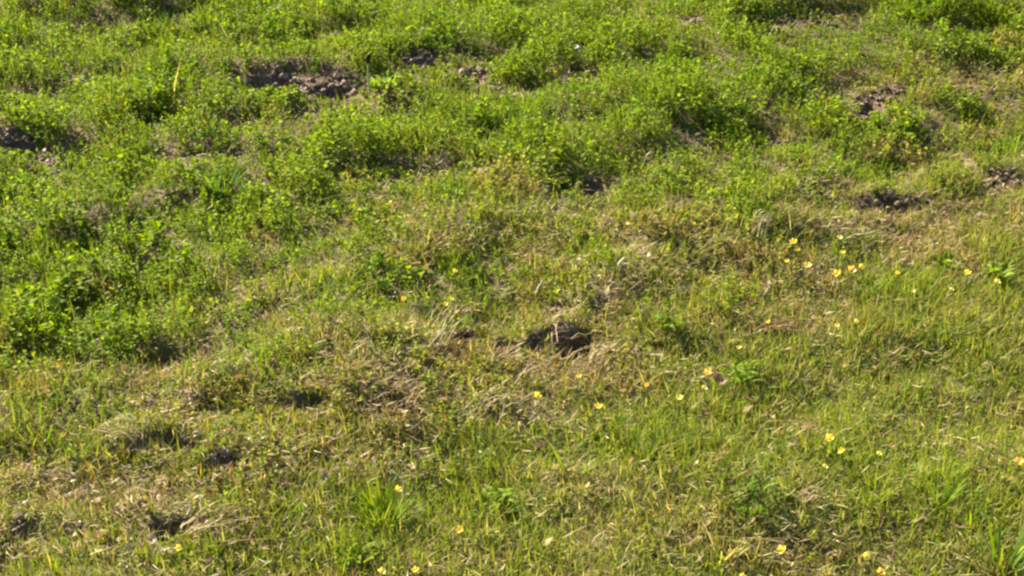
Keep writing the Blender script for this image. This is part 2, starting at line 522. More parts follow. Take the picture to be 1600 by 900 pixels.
turf = np.maximum(sstep(3.5, 9, np.hypot(GX, GY - 3.8)), .75 * (1 - soilf(GX, GY)) * (1 - .75 * zones(GX, GY)[0]))     # moss and litter between the blades
at.data.foreach_set('value', turf.ravel().astype(np.float32))
link('ground', gme, kind='structure')

# ------------------------------------------------------------------ colours of the plants (base colours, linear)
G_YEL = np.array([.205, .245, .016]); G_MID = np.array([.120, .196, .011]); G_DEEP = np.array([.055, .130, .010]); G_BLUE = np.array([.080, .140, .040])
STRAW = np.array([.42, .35, .16]); STRAW_P = np.array([.58, .51, .32]); BROWN = np.array([.20, .125, .055]); RED = np.array([.26, .125, .06]); OLIVE = np.array([.185, .198, .034])


def pick(n, cols, p, tight=0.0):
    p = np.asarray(p, float)
    if p.ndim == 1:
        p = np.repeat(p[None], n, 0)
    p = p / p.sum(1, keepdims=True)
    u = rng.random(n)[:, None]
    k = (u > np.cumsum(p, 1)).sum(1).clip(0, len(cols) - 1)
    c = np.array(cols)[k]
    if tight:
        c = c * (1 - tight) + (p @ np.array(cols)) * tight       # neighbours share most of their colour
    return c * rng.uniform(.78, 1.22, (n, 1)) * rng.uniform(.93, 1.07, (n, 3))


# ------------------------------------------------------------------ grass
GV = []
DV = []


def add_grass(x, y, scale=1.0, simple=False):
    n = len(x)
    L_, W_ = zones(x, y)
    M_ = 1 - L_ - W_
    dry = np.clip(field(DRY, x, y), 0, 1); gr = np.clip(field(GREEN, x, y), 0, 1)
    z = ground_z(x, y)
    tall = fbm(x, y, .12, 41)
    ln = W_ * .036 + M_ * .040 + L_ * (.018 + canopy(x, y) * .95)
    ln = ln * (.55 + .9 * tall) * (1 + .55 * gr) * (rng.uniform(.55, 1.35, n) + .8 * (rng.random(n) < .015)) * min(scale, 1.35)
    wd = rng.uniform(.0012, .0026, n) * (1 + .35 * gr) * scale
    p_dry = np.clip(.22 * W_ + .36 * M_ + .04 * L_ + .42 * dry * (1 - .5 * L_) - .25 * gr + (fbm(x, y, .17, 43) - .5) * .95, .03, .88)
    g = 1 - p_dry
    yel = .07 + .42 * sstep(.3, .7, fbm(x, y, .22, 44))
    p = np.stack([g * yel, g * .42, g * .10, g * .05, g * .52 * (W_ + M_), p_dry * (.48 - .14 * M_), p_dry * .06, p_dry * (.40 + .25 * M_), p_dry * .08 * (1 + 2 * M_)], 1)
    tint = pick(n, [G_YEL, G_MID, G_DEEP, G_BLUE, OLIVE, STRAW, STRAW_P, BROWN, RED], p, .30)
    lean = np.abs(rng.normal(.18, .25, n)) + .2 * dry
    V, T, C = blades(x, y, z - .004, ln * 1.04, wd * 1.1, rng.uniform(0, 2 * math.pi, n), lean, rng.uniform(0, 1.3, n), tint)
    if simple:                                   # outside the view: one tapering triangle each
        return V[:, [0, 1, 6]], tile(np.array([[0, 1, 2]]), n, 3), C[:, [0, 1, 6]]
    return thin((V, T, C))


def gdens(x, y):
    L_, W_ = zones(x, y)
    dip = np.clip(field(DIPS, x, y), 0, 1)
    return (1 - .86 * soilf(x, y)) * ((.07 + .38 * sstep(.56, .68, fbm(x, y, .24, 59))) * L_ * (1 - .75 * dip) + .50 * (1 - L_ - W_) * (.35 + .95 * sstep(.30, .55, fbm(x, y, .10, 58))) + 1.0 * W_) * (.62 + .6 * fbm(x, y, .09, 46))


x, y = scatter(40000, -2.2, 2.2, 2.0, 6.0, gdens)
k = inner(x, y, .12)
gin = add_grass(x[k], y[k])
x, y = scatter(11000, -3.4, 3.4, 1.3, 7.6, gdens)
k = ~inner(x, y, .12)
gmid = add_grass(x[k], y[k], 1.8, True)
x, y = scatter(500, -9, 9, -1, 15)
k = (np.abs(x) > 3.3) | (y < 1.4) | (y > 7.5)
gout = add_grass(x[k], y[k], 5.0, True)
V, T, C = cat([gin, gmid, gout])
n_grass = len(T)
link('grass', tri_mesh('grass', V, T, C, [M_GRASS]), kind='stuff', label='short yellow-green grass mixed with straw covering the ground', category='grass')

# ------------------------------------------------------------------ thatch: dead blades lying on the ground
def add_thatch(x, y, scale=1.0):
    n = len(x)
    z = ground_z(x, y) + rng.uniform(.002, .022, n)
    ln = rng.uniform(.010, .036, n) * scale
    wd = rng.uniform(.0010, .0024, n) * scale
    tint = pick(n, [STRAW, STRAW_P, BROWN, RED], [.34, .05, .50, .13], .3)
    return thin(blades(x, y, z, ln, wd, rng.uniform(0, 2 * math.pi, n), rng.uniform(.9, 1.6, n), rng.uniform(-.35, .45, n), tint))


def tdens(x, y):
    L_, W_ = zones(x, y)
    d = .14 * L_ + .90 * (1 - L_ - W_) + .25 * W_ + .75 * np.clip(field(DRY, x, y), 0, 1) * (1 - .4 * L_)
    return np.clip(d, 0, 1) * (1 - .80 * soilf(x, y)) * (.35 + .65 * sstep(.25, .6, fbm(x, y, .11, 48)))


x, y = scatter(17000, -2.4, 2.4, 2.0, 6.1, tdens)
k = inner(x, y, .25)
t1 = add_thatch(x[k], y[k])
x, y = scatter(1500, -3.6, 3.6, 1.2, 8.2, tdens)
k = ~inner(x, y, .25)
V, T, C = cat([t1, add_thatch(x[k], y[k], 1.6)])
n_thatch = len(T)
link('dead_grass', tri_mesh('dead_grass', V, T, C, [M_STRAW]), kind='stuff', label='bleached dead grass lying matted between the green blades', category='dead grass')

# ------------------------------------------------------------------ dead leaves and scraps lying in the worn strip
def ldens(x, y):
    L_, W_ = zones(x, y)
    return ((1 - L_ - W_) * .8 + W_ * .10 + L_ * .06) * sstep(.40, .62, fbm(x, y, .17, 61)) * (1 - .4 * soilf(x, y)) + .5 * soilf(x, y) + .6 * np.clip(field(DRY, x, y), 0, 1) * (1 - L_)


x, y = scatter(2600, -2.3, 2.3, 2.0, 6.0, lambda a, b: np.clip(ldens(a, b), 0, 1))
n = len(x)
la = rng.uniform(0, 6.28, n); el = rng.normal(.1, .35, n)
d = np.stack([np.cos(la) * np.cos(el), np.sin(la) * np.cos(el), np.sin(el)], -1)
nr = np.stack([-np.cos(la) * np.sin(el), -np.sin(la) * np.sin(el), np.cos(el)], -1)
ro = rng.normal(0, .5, n)[:, None]
nr = nr * np.cos(ro) + np.cross(d, nr) * np.sin(ro)
b = np.stack([x, y, ground_z(x, y) + rng.uniform(.004, .030, n)], -1)
l = rng.gamma(4, .0027, n).clip(.004, .024)
V, T, C = leaves(b, d, nr, l, l * rng.uniform(.25, .7, n), pick(n, [STRAW * .6, STRAW * .8, BROWN, RED * .8, BROWN * .6], [.28, .06, .36, .12, .22]), rng.uniform(-.3, .5, n)[:, None])
link('leaf_litter', tri_mesh('leaf_litter', V, T, C, [M_STRAW]), kind='stuff', label='brown and tan scraps of dead leaves strewn over the worn strip', category='leaf litter')

# ------------------------------------------------------------------ leafy ground cover, and the clumps of it that stand out
# px, py of the middle of the clump, half width, half height (survey pixels), label
CLUMPS = [
    (330, 205, 95, 20, 'wide leafy green mound left of the long bare earth ridge'),
    (590, 222, 90, 20, 'leafy bright green weed clump below the bare earth ridge'),
    (195, 515, 95, 44, 'big bright leafy weed clump with a dark hollow at its right foot'),
    (745, 50, 80, 18, 'bushy green weed clump behind the second bare earth patch, with a black shadow'),
    (910, 245, 60, 24, 'round leafy clump standing over a small dark pit'),
    (1075, 165, 75, 18, 'leafy clump shading the hollow in the middle of the upper right meadow'),
    (1250, 6, 95, 15, 'long leafy bank with deep shadow at the top edge of the picture'),
    (1520, 70, 85, 18, 'leafy green bank with dark foot in the top right corner'),
    (360, 255, 75, 22, 'yellow-green leafy clump just below the wide mound'),
    (150, 290, 90, 26, 'leafy yellow-green swell right below the bare patch at the left edge'),
    (700, 140, 65, 16, 'fresh green leafy cushion in front of the second bare earth patch'),
    (1280, 240, 60, 16, 'small leafy clump above the brown earth patch on the right'),
    (480, 310, 65, 22, 'leafy green clump at the lower edge of the lush growth'),
    (60, 450, 80, 30, 'leafy yellow-green clump against the left edge, above the big bright clump'),
    (1060, 60, 70, 13, 'dry-topped leafy bank below the pale earth spot near the top edge'),
    (240, 160, 70, 16, 'leafy rise in the upper left with a dark lower side'),
]
clump_plan = []
for px, py, rx, ry, lab in CLUMPS:
    cx, cy = P(px, py + 12, .05)
    sx, sy = span(py, .05)
    clump_plan.append((float(cx), float(cy), rx * sx, ry * sy, lab))


def sprigs(x, y, big=1.0, kl=8):
    """leafy stems; returns leaf mesh arrays and stem mesh arrays, one block per sprig"""
    n = len(x)
    L_, W_ = zones(x, y)
    z = ground_z(x, y)
    Lh = sstep(-.45, .40, y - np.interp(x, *LUSH_EDGE))
    H = np.maximum(canopy(x, y) * (.62 + .38 * Lh) * (1 - .60 * W_), .008) * rng.uniform(.55, 1.12, n)
    q, cdx, cdy, tr = cells(x, y)
    az = np.arctan2(cdy, cdx) + rng.normal(0, .7, n)                  # stems spread out from the middle of their clump
    ln = np.abs(rng.normal(0, .22, n)) + .5 * np.clip(q, 0, 1.2)
    dirx = np.cos(az) * np.sin(ln); diry = np.sin(az) * np.sin(ln); dirz = np.cos(ln)
    K = kl
    t = np.linspace(.30, 1.0, K)[None] + rng.uniform(-.06, .06, (n, K))
    bx = x[:, None] + dirx[:, None] * H[:, None] * t
    by = y[:, None] + diry[:, None] * H[:, None] * t
    bz = z[:, None] + dirz[:, None] * H[:, None] * t
    la = az[:, None] + np.arange(K)[None] * 2.4 + rng.uniform(-.5, .5, (n, K))
    el = np.clip(rng.normal(.30, .38, (n, K)) + .95 * (t - .5), -.6, 1.40)
    d = np.stack([np.cos(la) * np.cos(el), np.sin(la) * np.cos(el), np.sin(el)], -1).reshape(-1, 3)
    nr = np.stack([-np.cos(la) * np.sin(el), -np.sin(la) * np.sin(el), np.cos(el)], -1).reshape(-1, 3)
    roll = rng.normal(0, .4, n * K)[:, None]
    s = np.cross(d, nr)
    nr = nr * np.cos(roll) + s * np.sin(roll)
    size = rng.uniform(.75, 1.3, n) * (.64 + .60 * tr[1] ** 1.4) * big * (.82 + .18 * L_) * (.75 + .25 * sstep(.02, .06, H))
    l = (rng.uniform(.0076, .0148, (n, K)) * size[:, None]).ravel()
    wd = l * rng.uniform(.8, 1.2, n * K) * np.repeat(.32 + .45 * tr[0], K)
    yel = .45 * fbm(x, y, .30, 53) + .25 * fbm(x, y, .07, 54) + .40 * tr[2] - .05
    dead = (tr[1] > .84 - .22 * np.clip(field(DRY, x, y), 0, 1)) * (1 - L_) * (1 - .6 * W_)                    # withered clumps in the worn strip
    yy = np.repeat(yel, K); dd_ = np.repeat(dead, K); LL = np.repeat(L_, K)
    dry = np.repeat(np.clip(field(DRY, x, y), 0, 1), K)
    p = np.stack([.24 + 1.05 * np.clip(yy - .3, 0, 1), .55 + 0 * yy, .26 * np.clip(1.2 - yy, 0, 1), .02 + 0 * yy, .20 * (1 - LL) + .25 * dry, .006 + .05 * (1 - LL) + .22 * dry + .5 * dd_, .002 + .004 * (1 - LL) + .03 * dry + .25 * dd_, .008 + .02 * (1 - LL) + .14 * dry + .9 * dd_], 1)
    tint = pick(n * K, [G_YEL, G_MID, G_DEEP, G_BLUE, OLIVE, STRAW, RED, BROWN], p, .66)
    base = np.stack([bx, by, bz], -1).reshape(-1, 3)
    lv = leaves(base, d, nr, l, wd, tint, .18)
    st = thin(blades(x, y, z - .003, H, np.full(n, .0016) * big, az, ln, np.zeros(n), pick(n, [G_MID, OLIVE, RED], [.5, .4, .12])))
    return lv, st


def sdens(x, y):
    L_, W_ = zones(x, y)
    dip = np.clip(field(DIPS, x, y), 0, 1)
    gr = np.clip(field(GREEN, x, y), 0, 1)
    dry = np.clip(field(DRY, x, y), 0, 1)
    lawn = .10 + .22 * sstep(.55, .75, fbm(x, y, .13, 56))
    cq, _, _, ct = cells(x, y)
    cl = .13 + .87 * sstep(1.10, .66, cq)
    return (1 - .93 * soilf(x, y)) * cl * (L_ * (1 - .30 * dip) * (1 - .35 * dry) + (1 - L_ - W_) * (ct[2] > .16) * (.92 + .38 * sstep(.42, .65, fbm(x, y, .12, 57)) + .1 * gr) + W_ * lawn)


x, y = scatter(6900, -2.3, 2.3, 2.0, 6.1, sdens)
k = inner(x, y, .15)
x, y = x[k], y[k]
owner = np.full(len(x), -1)
for j, (cx, cy, rx, ry, lab) in enumerate(clump_plan):
    a = np.arctan2((y - cy) / ry, (x - cx) / rx)
    edge = 1 + .25 * np.sin(a * 3 + j) + .15 * np.sin(a * 5 + 2 * j)
    owner[(((x - cx) / rx) ** 2 + ((y - cy) / ry) ** 2 < edge) & (owner < 0)] = j
for j, (cx, cy, rx, ry, lab) in enumerate(clump_plan):
    m = owner == j
    zc = float(ground_z(np.array(cx), np.array(cy)))
    o = thing('weed_clump', lab, 'weed clump', (cx, cy, zc), 'leafy weed clumps in the lush part of the meadow')
    lv, st = sprigs(x[m], y[m], 1.08, 9)
    for nm, (V, T, C), mt in (('leaves', lv, M_LEAF), ('stems', st, M_STEM)):
        me = tri_mesh(nm, V.reshape(-1, 3) - np.array([cx, cy, zc], np.float32), T, C, [mt])
        link(nm, me, o, kind='stuff')
m = owner < 0
lv1, st1 = sprigs(x[m], y[m], 1.0, 8)
x, y = scatter(900, -3.4, 3.4, 1.3, 7.6, sdens)
k = ~inner(x, y, .15)
lv2, st2 = sprigs(x[k], y[k], 1.9, 7)
V, T, C = cat([lv1, st1, lv2, st2])
n_leaf = len(T)
link('leafy_ground_cover', tri_mesh('leafy_ground_cover', V, T, C, [M_LEAF]), kind='stuff', label='low leafy green weeds growing densely over the meadow', category='ground cover')


# ------------------------------------------------------------------ clods of earth, stones
def lump(seed, flat=.5, rough=.45):
    r = np.random.default_rng(seed)
    import bmesh
    bm = bmesh.new()
    bmesh.ops.create_icosphere(bm, subdivisions=2, radius=1.0)
    ks = r.normal(0, 1, (7, 3)); ph = r.uniform(0, 6.28, 7)
    cuts = r.normal(0, 1, (9, 3)); cuts /= np.linalg.norm(cuts, axis=1)[:, None]
    for v in bm.verts:
        p = np.array(v.co)
        s = 1 + rough * sum(math.sin(2.3 * float(kk @ p) + f) for kk, f in zip(ks, ph)) / 3.0 + r.normal(0, .09)
        p = p * s
        for c in cuts:                                   # broken facets
            dd = float(c @ p) - .66
            if dd > 0:
                p = p - c * dd * .85
        v.co = Vector((p[0], p[1] * .85, p[2] * flat))
    me = bpy.data.meshes.new('clod')
    bm.to_mesh(me); bm.free()
    return me


LUMPS = [lump(s) for s in range(8)]
for me in LUMPS:
    me.materials.append(M_CLOD)
LUMPS_RED = []
for me in LUMPS:
    c = me.copy(); c.materials.clear(); c.materials.append(M_CLOD_RED); LUMPS_RED.append(c)
LUMPS_STONE = []
for s in range(3):
    c = lump(40 + s, .7, .16); c.materials.append(M_STONE); LUMPS_STONE.append(c)


def put_lump(name, me, px, py, r_px, label, category, group=None, sink=.25):
    sx, _ = span(py)
    r = r_px * sx * (.66 if category == 'clod' else 1)
    x, y = P(px, py + r_px * .2)
    z = float(ground_z(np.array(float(x)), np.array(float(y))))
    for _ in range(3):
        x, y = P(px, py, z + r * .3)
        z = float(ground_z(np.array(float(x)), np.array(float(y))))
    o = link(name, me, None, (float(x), float(y), z + r * .6 * (.5 - sink)), label=label, category=category)
    o.scale = (r * rng.uniform(.9, 1.15), r * rng.uniform(.8, 1.1), r * rng.uniform(.8, 1.15))
    o.rotation_euler = (rng.uniform(-.3, .3), rng.uniform(-.3, .3), rng.uniform(0, 6.28))
    if group:
        o['group'] = group
    return o


PATCHES = [
    ('grey clod of earth in the bare patch at the left edge', 'clods in the bare patch at the left edge', 0,
     [(14, 222, 20), (42, 234, 15), (66, 243, 13), (92, 266, 12), (30, 246, 10), (82, 252, 9), (-14, 228, 18), (106, 278, 9)]),
    ('grey clod on the long bare ridge in the upper left', 'clods along the long bare ridge', 0,
     [(392, 128, 15), (412, 129, 17), (436, 133, 15), (458, 131, 13), (478, 134, 15), (500, 128, 18), (520, 133, 15), (503, 148, 16), (484, 156, 14), (526, 148, 12), (540, 152, 10), (466, 148, 9), (404, 138, 9)]),
    ('pale clod in the bare patch right of the upright stalk', 'clods right of the upright stalk', 0,
     [(640, 110, 12), (660, 103, 18), (676, 112, 14), (655, 117, 11), (736, 122, 14), (756, 129, 16), (768, 138, 13), (786, 144, 13), (722, 115, 10), (744, 138, 10)]),
    ('small pale clod in the earth spot near the top edge', 'clods near the top edge', 0,
     [(1074, 36, 14), (1090, 40, 11), (1064, 43, 9), (1084, 47, 7)]),
    ('brown clod in the small pit at the upper right', 'clods in the small upper right pit', 1,
     [(1362, 142, 13), (1350, 164, 11), (1380, 138, 9), (1372, 158, 9), (1340, 172, 8)]),
    ('red-brown clod in the patch above the group of buttercups', 'clods above the group of buttercups', 1,
     [(1368, 300, 13), (1388, 306, 17), (1410, 316, 14), (1350, 318, 11), (1432, 312, 9), (1380, 322, 10), (1340, 328, 8), (1400, 300, 8)]),
    ('red-brown clod in the earth patch at the right edge', 'clods at the right edge', 1,
     [(1576, 257, 13), (1558, 272, 11), (1592, 268, 13), (1540, 266, 8), (1572, 276, 9)]),
    ('dark clod of earth beside the two open burrow holes', 'clods beside the burrow holes', 1,
     [(856, 512, 9), (828, 510, 9), (800, 528, 8), (752, 524, 9), (728, 520, 10), (932, 540, 7), (868, 560, 7), (712, 528, 8)]),
    ('dark clod in the hollow near the bottom left corner', 'clods near the bottom left corner', 1,
     [(252, 822, 17), (280, 826, 20), (304, 836, 14), (240, 842, 11), (262, 852, 10), (222, 834, 9), (318, 846, 8)]),
    ('brown crumb in the worn spot left of the burrow holes', 'clods in the worn spot', 1,
     [(578, 574, 10), (600, 606, 11), (584, 612, 9), (612, 598, 8), (568, 600, 8)]),
]
u = 0
ORD = ['', 'second', 'third', 'fourth', 'fifth', 'sixth', 'seventh']
for lab, grp, red, lst in PATCHES:
    lst = sorted(lst)
    for q, (px, py, r) in enumerate(lst):
        e = len(lst) - 1 - q                                  # counted from the nearer end of its patch
        who = ('leftmost %s' % lab if q == 0 else 'rightmost %s' % lab if e == 0 else
               '%s, %s from the left' % (lab, ORD[q]) if q <= e else '%s, %s from the right' % (lab, ORD[e]))
        put_lump('earth_clod', (LUMPS_RED if red else LUMPS)[u % 8], px, py, r, who, 'clod', grp)
        u += 1
for k, (px, py, r, lab) in enumerate([
    (900, 80, 17, 'flat grey stone among leafy weeds near the top of the picture'),
    (1382, 346, 7, 'small white stone just below the red-brown earth patch'),
    (1393, 359, 8, 'pale greenish stone next to the small white stone'),
    (612, 738, 7, 'white pebble behind the coarse grass tuft'),
    (778, 544, 6, 'white pebble in the dark hollow left of the burrow holes'),
    (1068, 452, 7, 'pale pinkish stone in the dry grass above the broad-leaved rosette'),
    (1500, 350, 5, 'tiny pale stone in the dry turf near the right edge'),
]):
    put_lump('stone', LUMPS_STONE[k % 3], px, py, r, lab, 'stone', None, .1)


# crumbs of soil, uncountable
cx_, cy_ = scatter(9000, -2.2, 2.2, 2.0, 6.0, lambda a, b: soilf(a, b) * .8)
n = len(cx_)
oct_v = np.array([[1, 0, 0], [0, 1, 0], [-1, 0, 0], [0, -1, 0], [0, 0, .8], [0, 0, -.8]], float)
oct_t = np.array([[0, 1, 4], [1, 2, 4], [2, 3, 4], [3, 0, 4], [1, 0, 5], [2, 1, 5], [3, 2, 5], [0, 3, 5]])
rr = rng.gamma(2.0, .0028, n).clip(.002, .014)
V = oct_v[None] * rr[:, None, None] * rng.uniform(.6, 1.35, (n, 6, 1))
ang = rng.uniform(0, 6.28, n)
ca, sa = np.cos(ang)[:, None], np.sin(ang)[:, None]
V = np.stack([V[..., 0] * ca - V[..., 1] * sa, V[..., 0] * sa + V[..., 1] * ca, V[..., 2]], -1)
V[..., 0] += cx_[:, None]; V[..., 1] += cy_[:, None]; V[..., 2] += (ground_z(cx_, cy_) + rr * .3)[:, None]
link('earth_crumbs', tri_mesh('earth_crumbs', V, tile(oct_t, n, 6), None, [M_CLOD]), kind='stuff', label='loose crumbs of grey-brown earth in the bare patches', category='soil')

# ------------------------------------------------------------------ tufts and rosettes that stand out
def gz(x, y):
    return float(ground_z(np.array(float(x)), np.array(float(y))))


def on_ground(px, py):
    z = 0
    for _ in range(4):
        x, y = P(px, py, z)
        z = gz(x, y)
    return float(x), float(y), z


def blade_mesh(L, wd, lean, curl, cols, seed):
    r = np.random.default_rng(seed)
    t = pick(1, cols, np.ones(len(cols)))
    V, T, C = blades(np.zeros(1), np.zeros(1), np.zeros(1), np.array([L]), np.array([wd]), np.zeros(1), np.array([lean]), np.array([curl]), t, None, np.array([r.uniform(-.3, .3)]))
    return tri_mesh('blade', V, T, C, [M_GRASS])


TUFTS = [   # px, py of the foot, count, blade length, width, spread radius, colours, label
    (598, 815, 170, .082, .0036, .034, [G_MID, G_MID, G_YEL], 'coarse bright green grass tuft at the bottom, left of an orange buttercup'),
    (345, 300, 40, .100, .0040, .030, [G_MID, G_DEEP], 'tall dark green grass tuft rising from the leafy growth on the left'),
    (1562, 892, 30, .120, .0060, .020, [G_MID, G_YEL, G_BLUE], 'broad-bladed grass tuft in the bottom right corner'),
    (1468, 792, 18, .095, .0050, .012, [G_MID, G_YEL], 'narrow upright grass tuft in the lawn near the right edge'),
    (490, 480, 44, .085, .0036, .035, [G_BLUE, G_MID], 'blue-green grass tuft right of the big bright clump'),
    (890, 745, 9, .085, .0050, .010, [G_YEL, G_MID], 'few yellowish grass blades standing up in the lower middle lawn'),
    (1178, 800, 26, .070, .0055, .030, [G_BLUE, G_DEEP], 'grey-green spreading grass tuft in the lower right lawn'),
    (1365, 782, 16, .080, .0042, .012, [G_MID, G_YEL], 'small bright grass tuft left of the narrow upright tuft'),
    (1125, 880, 16, .085, .0048, .016, [G_YEL, STRAW], 'straw-tipped grass tuft at the bottom edge'),
    (60, 690, 46, .085, .0034, .05, [G_MID, G_YEL], 'fine long grass tuft leaning over the bank at the left edge'),
    (745, 590, 20, .060, .0042, .02, [G_MID, G_DEEP], 'short green grass tuft in front of the straw wisps'),
]
for j, (px, py, cnt, ln, wd, rad, cols, lab) in enumerate(TUFTS):
    x, y, z = on_ground(px, py)
    o = thing('grass_tuft', lab, 'grass tuft', (x, y, z - .004))
    var = [blade_mesh(ln * rng.uniform(.7, 1.0), wd * rng.uniform(.6, .95), rng.uniform(.02, .25), rng.uniform(.2, .75), cols, q) for q in range(9)]
    for q in range(cnt):
        a = rng.uniform(0, 6.28)
        r = rad * math.sqrt(rng.random())
        b = link('blade', var[q % 9], o, (r * math.cos(a), r * math.sin(a) * .8, 0))
        b.rotation_euler = (rng.normal(0, .12), r / rad * .45 * rng.uniform(.3, 1.2), a + rng.normal(0, .5))
        s = rng.uniform(.7, 1.15)
        b.scale = (s, s, s)


def lobed_leaf(L, wd, lobes, seed, cols, arch=.5):
    """long weed leaf with toothed edge and sunken midrib"""
    r = np.random.default_rng(seed)
    ns = 12
    V, T = [], []
    for k in range(ns + 1):
        t = k / ns
        wv = wd * (math.sin(math.pi * min(1, t ** .72 * .97 + .03)) ** .8) * (.45 + .55 * t if lobes else 1)
        if lobes and k % 2:
            wv *= .55
        xx = L * (t - .12 * arch * t * t); zz = L * (.55 * t - arch * t * t)
        f = wv * .22
        V += [(xx, -wv / 2, zz + f), (xx, 0, zz), (xx, wv / 2, zz + f * r.uniform(.6, 1.3))]
        if k:
            a = 3 * k - 3; b = 3 * k
            T += [(a, b, a + 1), (a + 1, b, b + 1), (a + 1, b + 1, a + 2), (a + 2, b + 1, b + 2)]
    V = np.array(V)
    t = pick(1, cols, np.ones(len(cols)))
    return tri_mesh('leaf', V, np.array(T), np.repeat(t, len(V), 0), [M_LEAF], True)


ROSETTES = [  # px, py, leaves, length, width, lobed, label
    (1155, 602, 30, .058, .017, 1, [G_MID, G_MID * .85], 'broad-leaved green rosette beside the curled brown leaf'),
    (600, 150, 18, .058, .020, 0, [G_BLUE, G_BLUE * 1.25], 'grey-green weed at the foot of the upright stalk'),
    (1190, 778, 16, .060, .012, 1, [G_BLUE, G_MID * .9], 'grey-green rosette lying flat in the lower right lawn'),
    (1555, 440, 22, .042, .014, 0, [G_MID * .8, G_MID], 'dark green rosette behind the buttercup at the right edge'),
    (1475, 425, 22, .040, .013, 0, [G_MID, G_MID], 'fresh green rosette left of the pale buttercup near the right edge'),
    (775, 795, 26, .040, .014, 0, [G_MID, G_MID * 1.15], 'bright green rosette right of the coarse grass tuft'),
    (655, 440, 18, .036, .013, 0, [G_DEEP, G_MID], 'dark green rosette left of the three upper middle buttercups'),
    (560, 885, 26, .045, .013, 0, [G_MID * .8, G_MID], 'dark leafy rosette at the bottom edge under the coarse tuft'),
    (1040, 520, 20, .036, .013, 0, [G_DEEP, G_MID], 'dark green rosette right of the burrow holes'),
]
for j, (px, py, cnt, ln, wd, lob, cols, lab) in enumerate(ROSETTES):
    x, y, z = on_ground(px, py)
    o = thing('rosette_weed', lab, 'weed', (x, y, z + .002))
    cols = [c_ * .75 + OLIVE * .25 for c_ in cols]
    var = [lobed_leaf(ln * .88, wd * .85, lob, 10 * j + q, cols, rng.uniform(.25, .7)) for q in range(4)]
    for q in range(cnt):
        rr_ = ln * .55 * math.sqrt(rng.random()); ra_ = rng.uniform(0, 6.28)
        b = link('leaf', var[q % 4], o, (rr_ * math.cos(ra_), rr_ * math.sin(ra_), .010 + rng.uniform(0, .012)))
        b.rotation_euler = (rng.normal(0, .2), rng.uniform(-.75, .15) - (.35 if j == 1 else 0), q * 2.4 + rng.normal(0, .2))
        s = rng.uniform(.65, 1.1)
        b.scale = (s, s, s)


# ------------------------------------------------------------------ stalks, straw, dead leaves
def tube(pts, r0, r1, sides=6):
    pts = [Vector(p) for p in pts]
    V, T = [], []
    for k, p in enumerate(pts):
        d = (pts[min(k + 1, len(pts) - 1)] - pts[max(k - 1, 0)]).normalized()
        a = d.orthogonal().normalized(); b = d.cross(a)
        r = r0 + (r1 - r0) * k / (len(pts) - 1)
        for s in range(sides):
            t = 2 * math.pi * s / sides
            V.append(p + a * r * math.cos(t) + b * r * math.sin(t))
        if k:
            for s in range(sides):
                i0 = (k - 1) * sides + s; i1 = (k - 1) * sides + (s + 1) % sides
                T += [(i0, i1, i1 + sides), (i0, i1 + sides, i0 + sides)]
    return np.array([tuple(v) for v in V]), np.array(T)


M_STALK = foliage_mat('pale_stalk', .1, .6, .25, False, (.50, .45, .30), (1, 1, .8), .2)
M_STALKG = foliage_mat('green_stalk', .15, .6, .25, False, (.33, .38, .22), (1, 1, .8), .2)
M_HEAD = earth_mat('dark_seed_head', (.02, .016, .012), (.04, .032, .024), (.07, .055, .04), 200, .8)
M_DEADLEAF = foliage_mat('dead_leaf', .25, .65, .2, False, (.24, .15, .10), (1.1, .9, .7), .45, 120)
M_DEADLEAF_P = foliage_mat('pale_dead_leaf', .25, .65, .2, False, (.36, .29, .20), (1.05, .95, .8), .25, 120)

# the upright stalk with a dark seed head
x, y, z = on_ground(577, 165)
o = thing('seed_stalk', 'upright pale green stalk with a dark seed head above the grey-green weed', 'stalk', (x, y, z - .005))
V, T = tube([(0, 0, 0), (.002, 0, .04), (-.001, .001, .085), (.001, 0, .135)], .0028, .0020)
link('stem', tri_mesh('stem', V, T, None, [M_STALKG], True), o)
V, T = tube([(.001, 0, .128), (.001, 0, .133), (.0015, 0, .140), (.003, 0, .147), (.006, 0, .151), (.009, 0, .152)], .0035, .0035, 8)
V = V.reshape(6, 8, 3)
c = V.mean(1, keepdims=True)
V = c + (V - c) * np.array([.7, 1.5, 2.1, 2.1, 1.6, .4])[:, None, None]
link('seed_head', tri_mesh('seed_head', V, T, None, [M_HEAD], True), o)

